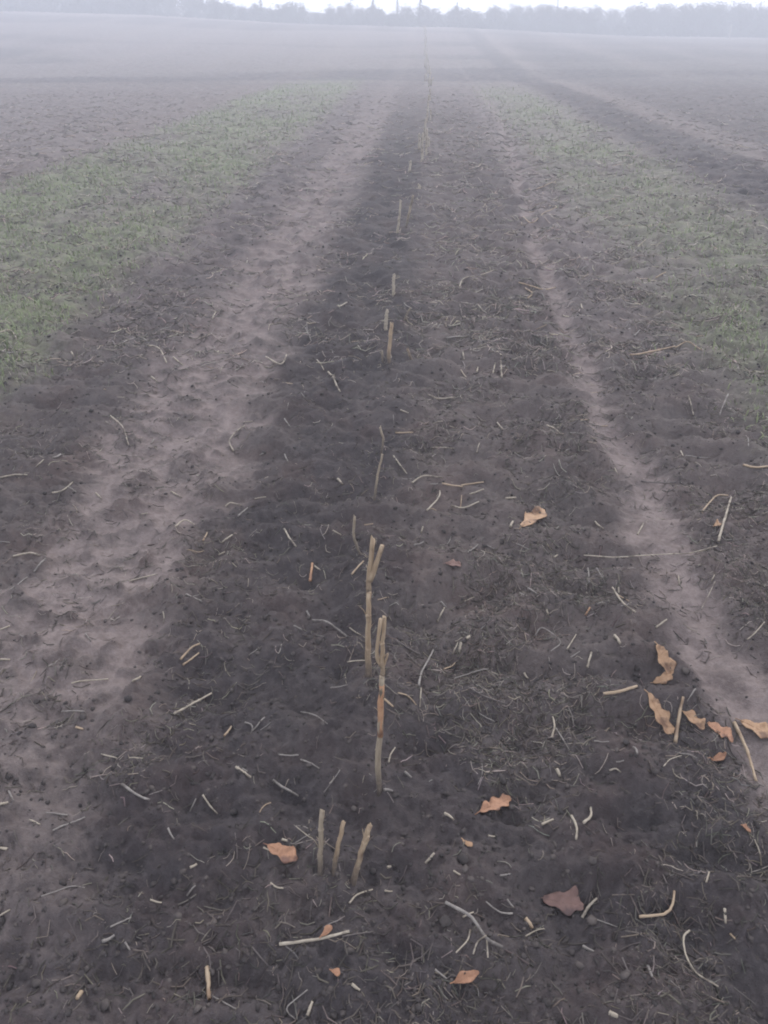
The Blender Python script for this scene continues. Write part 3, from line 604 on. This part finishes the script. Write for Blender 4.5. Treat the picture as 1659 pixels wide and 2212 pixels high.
for pts, r, m in (
    (b7((880, 470), (910, 505), (940, 530)), T2, 'pale'), (b7((1020, 335), (1085, 380)), T3, 'pale'), (b7((1030, 330), (1070, 352)), T2, 'grey'), (b7((1180, 390), (1235, 440), (1290, 470)), T3, 'grey'),
    (b7((1510, 920), (1545, 882), (1610, 860)), T2, 'pale'), (b7((1170, 840), (1195, 856), (1225, 860)), T2, 'pale'), (b7((130, 560), (175, 582)), T2, 'pale'), (b7((230, 610), (300, 582), (370, 550)), T2, 'grey'),
    (b7((0, 503), (40, 490)), T3, 'pale'), (b7((45, 450), (65, 490)), T2, 'grey'), (b7((820, 760), (850, 745)), T3, 'pale'), (b7((655, 920), (700, 925)), T2, 'pale'), (b7((1270, 660), (1340, 630)), T1, 'grey'),
    (b7((0, 980), (45, 945)), T2, 'pale'), (b7((180, 890), (240, 868), (310, 850), (370, 860)), T1, 'grey'), (b7((970, 200), (1000, 150)), T3, 'tan'), (b7((920, 1330), (1020, 1380)), T1, 'grey'),
    (b7((1220, 648), (1242, 656)), T3, 'pale'), (b7((270, 100), (370, 95)), T2, 'grey'), (b7((1300, 90), (1360, 118), (1415, 155)), T2, 'grey'), (b7((330, 160), (360, 168)), T3, 'tan'), (b7((1400, 440), (1470, 350)), T1, 'grey'),
    (b7((1205, 280), (1290, 285)), T2, 'grey'), (b7((1300, 310), (1380, 340)), T2, 'grey'), (b7((820, 520), (850, 480)), T2, 'grey'), (b7((445, 1090), (500, 1070)), T3, 'grey'), (b7((480, 1030), (570, 990)), T2, 'grey'), (b7((545, 1100), (565, 1130)), T2, 'grey'),
    (b7((1090, 1110), (1160, 1190)), T1, 'dark'), (b7((1520, 1270), (1555, 1288)), T3, 'pale'), (b7((730, 610), (755, 655)), T2, 'grey'), (b7((1140, 690), (1165, 702)), T2, 'pale'), (b7((1060, 150), (1090, 160), (1085, 180)), T2, 'grey'),
    (b8((740, 180), (800, 265)), T2, 'grey'), (b8((20, 315), (30, 285), (48, 258)), T2, 'pale'), (b8((1205, 335), (1235, 305), (1285, 283)), T1, 'pale'), (b8((1075, 255), (1087, 300)), T3, 'grey'), (b8((680, 585), (730, 560)), T3, 'pale'),
    (b8((808, 548), (832, 590), (828, 650)), T3, 'pale'), (b8((860, 585), (888, 562), (892, 510)), T3, 'pale'), (b8((180, 742), (215, 725)), T3, 'pale'), (b8((300, 785), (330, 790)), T2, 'pale'), (b8((1470, 945), (1474, 1010)), T3, 'pale'),
    (b8((1390, 830), (1402, 790)), T2, 'pale'), (b8((745, 345), (760, 372)), T4, 'pale'), (b8((970, 358), (1000, 345), (1020, 362)), T2, 'pale'), (b8((1000, 320), (1035, 305)), T2, 'grey'), (b8((220, 1205), (270, 1250)), T2, 'grey'), (b8((262, 540), (300, 575)), T3, 'pale'),
    (b8((410, 100), (480, 125)), T2, 'grey'), (b8((0, 40), (40, 78)), T3, 'tan'), (b8((60, 10), (105, 25), (140, 60)), T2, 'tan'), (b8((160, 0), (155, 68)), T2, 'pale'), (b8((500, 800), (545, 795)), T2, 'grey'), (b8((530, 910), (560, 945)), T2, 'grey'),
    (b8((860, 1105), (905, 1125)), T3, 'grey'), (b8((1140, 1190), (1155, 1245)), T3, 'grey'), (b8((1030, 1150), (1060, 1230)), T2, 'dark'), (b8((910, 1000), (1010, 1015)), T1, 'grey'), (b8((975, 1400), (1000, 1425)), T4, 'pale'), (b8((450, 628), (480, 630)), T2, 'pale'), (b8((1500, 1040), (1515, 1075)), T2, 'tan'), (b8((90, 360), (118, 375)), T3, 'grey'), (b8((0, 440), (35, 435)), T3, 'grey'), (b8((15, 770), (30, 760)), T3, 'pale'), (b8((5, 875), (35, 872)), T2, 'pale'),
    (b6((1375, 555), (1430, 505), (1485, 490)), T3, 'tan'), (b6((880, 800), (885, 865)), T3, 'grey'), (b6((915, 810), (940, 830), (955, 865)), T2, 'grey'), (b6((875, 885), (880, 905)), T3, 'pale'), (b6((995, 1095), (1015, 1145)), T4, 'pale'), (b6((875, 1240), (895, 1165)), T3, 'pale'), (b6((805, 1190), (845, 1160)), T2, 'grey'), (b6((790, 1150), (830, 1080)), T2, 'pale'),
    (b6((295, 1170), (320, 1120)), T2, 'pale'), (b6((325, 1155), (332, 1130)), T4, 'pale'), (b6((355, 1115), (370, 1100)), T4, 'pale'), (b6((50, 1120), (105, 1145), (160, 1175)), T2, 'dark'), (b6((300, 1272), (380, 1262), (450, 1250)), T2, 'grey'), (b6((620, 890), (660, 915)), T3, 'grey'), (b6((735, 750), (755, 700)), T3, 'pale'), (b6((360, 745), (405, 705)), T2, 'grey'), (b6((230, 1030), (260, 980)), T3, 'pale'),
    (b6((1175, 1055), (1220, 1025)), T3, 'pale'), (b6((1095, 650), (1120, 605)), T3, 'pale'), (b6((910, 605), (945, 635)), T3, 'pale'), (b6((1565, 1115), (1600, 1080), (1640, 1040)), T2, 'pale'), (b6((1285, 278), (1288, 320)), T3, 'pale'), (b6((1300, 320), (1410, 310)), T2, 'grey'), (b6((1110, 425), (1260, 435)), T3, 'dark'), (b6((1540, 385), (1600, 374), (1659, 370)), T4, 'tan'),
    (b6((200, 285), (240, 270), (305, 285)), T2, 'pale'), (b6((40, 340), (100, 375)), T3, 'pale'), (b6((120, 430), (170, 408), (250, 420)), T3, 'pale'), (b6((185, 560), (235, 520), (240, 480)), T3, 'pale'), (b6((330, 440), (430, 430)), T3, 'tan'), (b6((370, 475), (430, 470)), T3, 'pale'), (b6((290, 530), (340, 555), (410, 520)), T3, 'pale'), (b6((330, 540), (335, 490)), T2, 'tan'), (b6((250, 440), (340, 452)), T3, 'tan'),
    (b6((525, 495), (570, 500)), T4, 'pale'), (b6((700, 205), (755, 250)), T3, 'pale'), (b6((780, 215), (855, 245)), T3, 'grey'), (b6((490, 160), (512, 205)), T3, 'pale'), (b6((190, 50), (240, 70), (310, 62)), T3, 'pale'), (b6((545, 630), (555, 605)), T4, 'pale'), (b6((235, 690), (275, 692), (290, 665)), T2, 'grey'), (b6((700, 980), (710, 1000)), T3, 'pale'), (b6((605, 1255), (622, 1282)), T3, 'pale'), (b6((1420, 890), (1370, 975)), T1, 'pale'), (b6((1412, 865), (1425, 835)), T2, 'pale'), (b6((1272, 830), (1275, 868)), T2, 'pale'),
    (b6((1480, 70), (1450, 130)), T3, 'grey'), (b6((1310, 70), (1345, 100)), T3, 'pale'), (b6((70, 120), (105, 145)), T3, 'pale'), (b6((850, 160), (880, 158)), T3, 'tan'), (b6((50, 215), (125, 220)), T3, 'tan'), (b6((400, 300), (412, 265)), T2, 'pale'), (b6((1560, 320), (1570, 240)), T2, 'grey'), (b6((160, 640), (168, 625)), T3, 'pale'), (b6((130, 710), (170, 690)), T2, 'grey'), (b6((350, 922), (390, 922)), T2, 'pale'), (b6((245, 950), (268, 965)), T3, 'grey'), (b6((870, 1000), (890, 965)), T3, 'rust'), (b6((1015, 905), (1012, 885)), T3, 'pale'),
    (b5((230, 490), (275, 462), (320, 440)), T3, 'pale'), (b5((0, 410), (60, 395), (120, 400)), T3, 'pale'), (b5((160, 375), (200, 365)), T3, 'pale'), (b5((240, 355), (265, 315)), T4, 'grey'), (b5((480, 150), (530, 190), (555, 260)), T3, 'pale'), (b5((560, 860), (620, 845), (680, 825)), T2, 'pale'), (b5((310, 1300), (370, 1275), (470, 1280)), T2, 'pale'), (b5((415, 475), (440, 500)), T3, 'pale'), (b5((1510, 1055), (1575, 1100)), T2, 'pale'), (b5((1230, 650), (1280, 715)), T3, 'pale'),
    (b5((1440, 665), (1475, 655)), T2, 'pale'), (b5((1520, 830), (1570, 775)), T3, 'tan'), (b5((960, 700), (1005, 660)), T3, 'pale'), (b5((945, 735), (972, 738)), T3, 'pale'), (b5((40, 890), (120, 840)), T2, 'grey'), (b5((150, 820), (200, 765)), T3, 'grey'), (b5((60, 750), (130, 745), (175, 755)), T3, 'pale'), (b5((760, 625), (800, 605), (840, 615)), T3, 'pale'), (b5((970, 500), (1000, 525), (1045, 530)), T3, 'pale'), (b5((1030, 580), (1070, 540)), T3, 'grey'), (b5((1100, 495), (1150, 492)), T2, 'pale'),
    (b5((1460, 425), (1480, 440)), T4, 'pale'), (b5((0, 1062), (45, 1050)), T3, 'pale'), (b5((0, 1200), (45, 1195)), T3, 'pale'), (b5((580, 1305), (610, 1275)), T3, 'pale'), (b5((1500, 1212), (1590, 1200)), T2, 'pale'), (b5((1440, 0), (1470, 40)), T4, 'pale'), (b5((1230, 160), (1255, 210)), T3, 'grey'), (b5((1230, 305), (1245, 345)), T3, 'grey'), (b5((805, 915), (875, 950)), T3, 'grey'), (b5((1140, 310), (1120, 290)), T3, 'grey'), (b5((1145, 410), (1160, 405)), T3, 'pale'), (b5((610, 560), (640, 565)), T2, 'pale'), (b5((740, 470), (785, 495)), T3, 'pale'), (b5((880, 690), (895, 640)), T3, 'tan'), (b5((1325, 980), (1340, 1010)), T3, 'grey'), (b5((395, 1120), (370, 1080)), T2, 'grey'),
    (b4((1260, 1155), (1310, 1165), (1370, 1195)), T3, 'tan'), (b4((325, 920), (340, 890), (390, 880)), T4, 'pale'), (b4((1170, 885), (1215, 860)), T4, 'tan'), (b4((490, 945), (545, 960)), T4, 'pale'), (b4((1155, 1040), (1200, 1050)), T4, 'pale'), (b4((345, 1225), (340, 1190)), T4, 'pale'), (b4((470, 1285), (480, 1245)), T4, 'pale'), (b4((510, 1285), (503, 1240)), T4, 'pale'), (b4((270, 1145), (350, 1130)), T4, 'grey'), (b4((340, 430), (365, 480)), T4, 'grey'), (b4((620, 965), (642, 938), (610, 915)), T4, 'tan'), (b4((1080, 1125), (1105, 1100)), T4, 'grey'), (b4((580, 905), (680, 925), (740, 915)), T4, 'tan'), (b4((850, 990), (855, 1015)), T4, 'pale'), (b4((400, 1280), (405, 1265)), T4, 'pale'), (b4((660, 480), (740, 465)), T4, 'tan'), (b4((200, 560), (220, 585)), T4, 'grey'),
    (b3((640, 1180), (690, 1200), (720, 1235)), T4, 'pale'), (b3((750, 1215), (790, 1240)), T4, 'pale'), (b3((655, 1300), (680, 1320)), T4, 'pale'), (b3((1150, 1225), (1215, 1255), (1240, 1225)), T4, 'pale'), (b3((1418, 1285), (1446, 1330)), T4, 'pale'), (b3((1370, 1240), (1400, 1285)), T3, 'pale'), (b3((0, 1105), (50, 1110), (75, 1140)), T4, 'pale'), (b3((920, 1070), (930, 1010)), T4, 'pale'), (b3((1320, 1080), (1345, 1140)), T3, 'grey'), (b3((440, 985), (460, 1010)), T4, 'pale'), (b3((310, 1195), (320, 1215)), T4, 'pale'), (b3((430, 1235), (450, 1245)), T4, 'pale'), (b3((1460, 1045), (1470, 1010), (1500, 990)), T4, 'pale')):
    straw(pts, r, m); plain.append(1)
n_named = len(USED)
def curl_path(x, y, L, a, bend, n=5):
    th = a + bend * (np.linspace(-.5, .5, n)); s = L / (n - 1)
    p = np.column_stack([np.cumsum(np.cos(th)), np.cumsum(np.sin(th))]) * s
    return p - p.mean(0) + (x, y)
def straw_zone_ok(x, y):
    left, right, fl, fr, green = masks(np.array([x]), np.array([y]))
    keep = 1 - .72 * left[0] - .45 * right[0] + (.35 if .05 < x < .75 else 0)
    return rnd.random() < keep * .8
while len(USED) < 300:
    y = rnd.uniform(.75, 4.2); x = rnd.uniform(-.62 * (y + .4), .62 * (y + .4))
    if not straw_zone_ok(x, y): continue
    L = rnd.uniform(.018, .055); P = curl_path(x, y, L, rnd.uniform(0, 6.28), rnd.choice([0, 0, 0, .3, .7]) * rnd.choice([-1, 1]), 4)
    straw(None, rnd.choice([T1, T1, T2, T2, T3]), rnd.choice(['pale', 'grey', 'grey', 'grey', 'tan']), None, P)

# ------------------------------------------------------------------ twig with side branches
def twig():
    main = b8((265, 920), (370, 1000), (440, 1090), (510, 1125))
    br = [b8((372, 1035), (360, 1085), (310, 1145)), b8((438, 1085), (402, 1100), (385, 1138)), b8((340, 988), (385, 970)), b8((442, 1095), (447, 1165))]
    ref = np.array([*spot(*main[1]), 0]); ref[2] = hgt(ref[0], ref[1])
    t = empty('twig', ref)
    for i, (p, r) in enumerate([(main, .0034)] + [(q, .0017) for q in br]):
        P2 = smooth_path(np.array([spot(*c) for c in p]), 12); z = lay(P2, r) + (0 if i == 0 else .001)
        V, F = straw_mesh(np.column_stack([P2, z]) - ref, r)
        link('main_stem' if i == 0 else 'side_branch', np_mesh('twig_piece', V, F), M['grey' if i == 0 else 'pale'], t)
    tag(t, 'grey branching twig with curved root-like side branches on dark soil', 'twig')
twig()

# ------------------------------------------------------------------ oak leaves
def leaf(a, b, width, mat, label, lobes=3, curl=.2, lift=.003, cat='leaf', name='oak_leaf'):
    A = np.array(spot(*a)); B = np.array(spot(*b)); L = np.linalg.norm(B - A); d = (B - A) / L; s = np.array([-d[1], d[0]])
    n, m = 26, 7
    t = np.linspace(0, 1, n)
    w = width * .5 * np.clip(np.sin(math.pi * np.clip(t * .93 + .05, 0, 1)) ** .7 * (.72 + .30 * t), .02, None) * (1 + .27 * np.cos(2 * math.pi * lobes * t + rnd.uniform(0, 6)))
    w2 = width * .5 * np.clip(np.sin(math.pi * np.clip(t * .93 + .05, 0, 1)) ** .7 * (.72 + .30 * t), .02, None) * (1 + .27 * np.cos(2 * math.pi * lobes * t + rnd.uniform(0, 6)))
    q = np.linspace(-1, 1, m)
    base = A[None] + d[None] * (t * L)[:, None]
    side = np.where(q[None, :] < 0, q[None, :] * w[:, None], q[None, :] * w2[:, None])
    XY = base[:, None, :] + s[None, None, :] * side[..., None] + d[None, None, :] * (np.abs(side) * .35)[..., None]
    hz = height(XY[..., 0].ravel(), XY[..., 1].ravel()).reshape(n, m)
    fl = np.polyfit(np.linspace(0, 1, n), hz.mean(1), 1); zl = np.polyval(fl, np.linspace(0, 1, n))[:, None]
    Z = np.maximum(zl + .004, hz + .0015) + lift * (.4 + np.sin(t * 3 + rnd.uniform(0, 6)) * .6 + .4)[:, None] + curl * np.abs(side) ** 1.4 * 1.6 * (1 + .5 * np.sin(t * 9 + rnd.uniform(0, 6)))[:, None] + rng.normal(0, .0006, (n, m))
    o = np.array([*((A + B) / 2), float(hz.mean())])
    V = np.dstack([XY, Z]).reshape(-1, 3) - o
    idx = np.arange(n * m).reshape(n, m); F = np.stack([idx[:-1, :-1], idx[:-1, 1:], idx[1:, 1:], idx[1:, :-1]], -1).reshape(-1, 4)
    e = empty(name, o)
    bl = link('blade', np_mesh('leaf_blade', V, F), M[mat], e); sol = bl.modifiers.new('thickness', 'SOLIDIFY'); sol.thickness = .0007
    mid = V.reshape(n, m, 3)[:, m // 2] + (0, 0, .0006); stem = mid[0] - np.append(d, .1) * L * .16
    P = np.vstack([stem[None], mid[::3]])
    VV, FF = one_tube(P, np.linspace(.0012, .0005, len(P)), 5)
    link('midrib', np_mesh('leaf_midrib', VV, FF), M[mat], bl)
    return tag(e, label, cat, 'fallen leaves on the field')
leaf((1126, 1142), (1174, 1106), .060, 'leaf_tan', 'broad tan orange oak leaf alone on dark soil between row and narrow track', 2)
leaf((580, 1838), (642, 1862), .036, 'leaf_orange', 'orange brown curled leaf beside the three short stalks', 2, .5)
leaf((1036, 1757), (1102, 1725), .034, 'leaf_orange', 'narrow lobed orange leaf lying slanted on dark soil', 3)
leaf((1172, 1942), (1258, 1966), .048, 'leaf_red', 'dull reddish brown leaf beside a dark hollow', 2, .15, .003)
leaf((1413, 1418), (1452, 1456), .042, 'leaf_tan', 'tan leaf standing slightly folded behind the thick crosswise straw', 2, .4)
leaf((1410, 1478), (1450, 1462), .034, 'leaf_tan', 'small tan leaf pinned under straw behind the leaf heap', 2, .3)
leaf((1393, 1528), (1452, 1588), .040, 'leaf_tan', 'lobed tan leaf lying under the thick tan straw in the heap', 3, .3)
leaf((1472, 1548), (1520, 1578), .034, 'leaf_tan', 'small tan leaf in the middle of the leaf heap', 2, .3)
leaf((1528, 1564), (1582, 1602), .046, 'leaf_orange', 'notched orange tan leaf next to the long thick tan straw', 2, .3)
leaf((1598, 1562), (1668, 1598), .050, 'leaf_tan', 'broad dull tan leaf at the end of the heap on the narrow track', 2, .2)
leaf((1532, 1643), (1568, 1629), .016, 'leaf_orange', 'small narrow orange leaf scrap in front of the leaf heap', 1, .3)
leaf((980, 2127), (1034, 2107), .020, 'leaf_orange', 'curled golden brown leaf husk in front of the branching twig', 1, .9)
leaf((962, 1224), (994, 1238), .034, 'leaf_red', 'small pinkish brown crumpled leaf near the forked stalk', 2, .6)
leaf((1603, 1784), (1620, 1798), .016, 'leaf_orange', 'tiny orange leaf scrap on brown soil outside the narrow track', 1, .2)
leaf((694, 2032), (716, 2010), .016, 'leaf_orange', 'rust leaf scrap lying on the longest whitish straw', 1, .4, .009)
leaf((715, 2102), (735, 2110), .013, 'leaf_orange', 'tiny faint orange leaf scrap in front of the longest whitish straw', 1, .2)
leaf((1398, 772), (1422, 757), .05, 'leaf_red', 'reddish leaf scrap caught on the long tan straw', 1, .3)
leaf((999, 1822), (1019, 1834), .014, 'leaf_tan', 'tiny tan leaf chip on dark soil before the slanted orange leaf', 1, .2)
leaf((1540, 1146), (1556, 1134), .022, 'leaf_tan', 'small tan leaf scrap touching the thick straight pale straw', 1, .2)

# ------------------------------------------------------------------ fine litter, crumbs and young grass: nobody could count them
def scatter(n, y0, y1, wide=.62):
    y = np.exp(rng.uniform(math.log(y0 + 1), math.log(y1 + 1), n)) - 1
    x = rng.uniform(-1, 1, n) * wide * (y + .7)
    return x, y
def fibres(n, y0, y1, lmin, lmax, rmin, rmax, seg, br_p, base):
    x, y = scatter(n * 6, y0, y1)
    left, right, fl, fr, green = masks(x, y)
    clump = np.clip(.55 + 2.6 * fbm(x * 2.4, y * 2.4, 77, 3), .04, 2.2)
    dm = dark_and_brown(x, y)[0]
    keep = rng.random(len(x)) < (1 - .62 * dm) * np.clip((.42 - .34 * left - .25 * right + .50 * band(x, .05, .75, .1) + .32 * band(x, .95, 1.6, .1)) * clump, 0, 1)
    x = x[keep][:n]; y = y[keep][:n]
    if y0 < .6:
        ft = np.repeat(np.array(STALK_FEET[:16]), 16, 0); x = np.append(x, ft[:, 0] + rng.normal(0, .028, len(ft))); y = np.append(y, ft[:, 1] + rng.normal(0, .028, len(ft)))
    N = len(x)
    sc = 1 + .10 * np.clip(y - 2, 0, 10)
    L = rng.uniform(lmin, lmax, N) * sc; a = rng.uniform(0, 2 * math.pi, N); bend = rng.normal(0, 1.1, N)
    f = np.linspace(-.5, .5, seg + 1)
    th = a[:, None] + bend[:, None] * f[None]
    px = np.cumsum(np.cos(th), 1) * (L / seg)[:, None]; py = np.cumsum(np.sin(th), 1) * (L / seg)[:, None]
    px += (x - px.mean(1))[:, None]; py += (y - py.mean(1))[:, None]
    hz = height(px.ravel(), py.ravel()).reshape(px.shape)
    r = rng.uniform(rmin, rmax, N) * (1 + .22 * np.clip(y - 2, 0, 8))
    z = np.maximum(hz, .5 * hz + .5 * hz.mean(1, keepdims=True)) + r[:, None] * .5
    z += (np.abs(f)[None] * 2) * np.where(rng.random(N) < .25, rng.uniform(0, .35, N), 0)[:, None] * (L * .5)[:, None]
    prof = np.clip(1.05 - np.abs(f) * .5, .5, 1)
    V, F = tubes(np.dstack([px, py, z]), r[:, None] * prof[None], 3)
    br = rng.choice([.45, .7, 1.0, 1.3, 1.7], N, p=br_p)
    col = np.array(base)[None] * br[:, None] * (1 + rng.normal(0, .05, (N, 3)))
    tint = np.repeat(np.column_stack([col, np.ones(N)]), 3 * (seg + 1), 0)
    return V, F, tint
def join(parts):
    n = 0; Vs, Fs, Ts = [], [], []
    for V, F, T in parts: Vs.append(V); Fs.append(F + n); Ts.append(T); n += len(V)
    return np.vstack(Vs), np.vstack(Fs), np.vstack(Ts)
MIX = [.16, .22, .26, .22, .14]; DULL = [.30, .32, .24, .10, .04]
STRAW, MAT = (.175, .150, .126), (.115, .097, .084)
V, F, T = join([fibres(6500, .9, 5, .014, .050, .0007, .0015, 4, MIX, (.195, .168, .143)), fibres(4500, .45, 4, .006, .018, .0005, .0010, 2, MIX, STRAW), fibres(9000, 3.5, 18, .03, .08, .0010, .0021, 3, MIX, (.26, .222, .185)),
    fibres(15000, .6, 5, .012, .045, .0008, .0019, 2, DULL, MAT), fibres(15000, 3.5, 22, .025, .07, .0012, .0024, 2, MIX, (.165, .142, .127))])
tag(link('chopped_straw', np_mesh('chopped_straw', V, F, True, T), M['straw_mix']), 'fine chopped straw litter strewn all over the dark soil', 'straw litter', None, 'stuff')

def grass(n):
    x, y = scatter(n * 5, 1.9, 27, .60)
    green = masks(x, y)[4]
    tuft = np.clip(.55 + 1.6 * fbm(x * 3.1, y * 3.1, 91, 2), 0, 1)
    keep = rng.random(len(x)) < green * tuft * 1.1
    x = x[keep][:n]; y = y[keep][:n]; N = len(x)
    sc = 1 + .05 * np.clip(y - 3, 0, 14)
    L = rng.uniform(.020, .060, N) * sc; a = rng.uniform(0, 6.283, N); w = rng.uniform(.0011, .0024, N) * (1 + .16 * np.clip(y - 3, 0, 12))
    lean = rng.uniform(.3, 1.25, N); z0 = height(x, y) - .003
    pts = []
    for f, wf in ((0, 1), (.4, .9), (.75, .65), (1, .1)):
        out = L * np.sin(lean * f) * f; up = L * np.cos(lean * f * 1.3) * f
        cx_, cy_ = x + np.cos(a) * out, y + np.sin(a) * out
        for s in (-1, 1): pts.append(np.column_stack([cx_ - np.sin(a) * w * wf * s, cy_ + np.cos(a) * w * wf * s, z0 + np.maximum(up, .004 * (f > 0))]))
    V = np.stack(pts, 1).reshape(-1, 3); i = np.arange(N)[:, None, None] * 8; k = np.array([0, 2, 4])[None, :, None]
    F = (i + k + np.array([0, 1, 3, 2])[None, None]).reshape(-1, 4)
    m = rng.random(N)[:, None]; col = np.array([.120, .168, .066]) * (1 - m) + np.array([.235, .280, .128]) * m
    dead = rng.random(N) < .34; col[dead] = np.array([.25, .225, .18]) * rng.uniform(.7, 1.2, (dead.sum(), 1))
    T = np.repeat(np.column_stack([col, np.ones(N)]), 8, 0)
    return np_mesh('young_grass', V, F, True, T)
tag(link('young_grass', grass(52000), M['grass']), 'short sparse dull green grass growing in strips beside the tracks', 'grass', None, 'stuff')

def crumbs(n):
    x, y = scatter(n * 2, .4, 9)
    left, right = masks(x, y)[:2]
    keep = rng.random(len(x)) < np.clip(.8 - 1.0 * left - .9 * right, 0, 1)
    x = x[keep][:n]; y = y[keep][:n]; N = len(x)
    r = np.exp(rng.normal(math.log(.0036), .42, N)) * (1 + .10 * np.clip(y - 2, 0, 7)); r = np.minimum(r, .012)
    ico = np.array([(0, 0, 1.), (.894, 0, .447), (.276, .851, .447), (-.724, .526, .447), (-.724, -.526, .447), (.276, -.851, .447), (.724, .526, -.447), (-.276, .851, -.447), (-.894, 0, -.447), (-.276, -.851, -.447), (.724, -.526, -.447), (0, 0, -1)])
    fa = np.array([(0, 1, 2), (0, 2, 3), (0, 3, 4), (0, 4, 5), (0, 5, 1), (1, 6, 2), (2, 7, 3), (3, 8, 4), (4, 9, 5), (5, 10, 1), (6, 7, 2), (7, 8, 3), (8, 9, 4), (9, 10, 5), (10, 6, 1), (6, 11, 7), (7, 11, 8), (8, 11, 9), (9, 11, 10), (10, 11, 6)])
    a = rng.uniform(0, 6.283, N); ca, sa = np.cos(a)[:, None], np.sin(a)[:, None]
    q = ico[None] * rng.uniform(.65, 1.25, (N, 12, 1)) * np.stack([rng.uniform(.8, 1.4, N), rng.uniform(.7, 1.1, N), rng.uniform(.5, .9, N)], 1)[:, None]
    V = np.dstack([q[..., 0] * ca - q[..., 1] * sa, q[..., 0] * sa + q[..., 1] * ca, q[..., 2]]) * r[:, None, None]
    V += np.stack([x, y, height(x, y) + r * .22], 1)[:, None]
    F = (np.arange(N)[:, None, None] * 12 + fa[None]).reshape(-1, 3)
    return np_mesh('soil_crumbs', V.reshape(-1, 3), F, True)
tag(link('soil_crumbs', crumbs(16000), M['clod']), 'loose crumbs and small clods of dark soil between the tracks', 'soil crumbs', None, 'stuff')
print('straws', n_named, len(USED), 'tris', sum(len(o.data.polygons) for o in S.objects if o.type == 'MESH'))
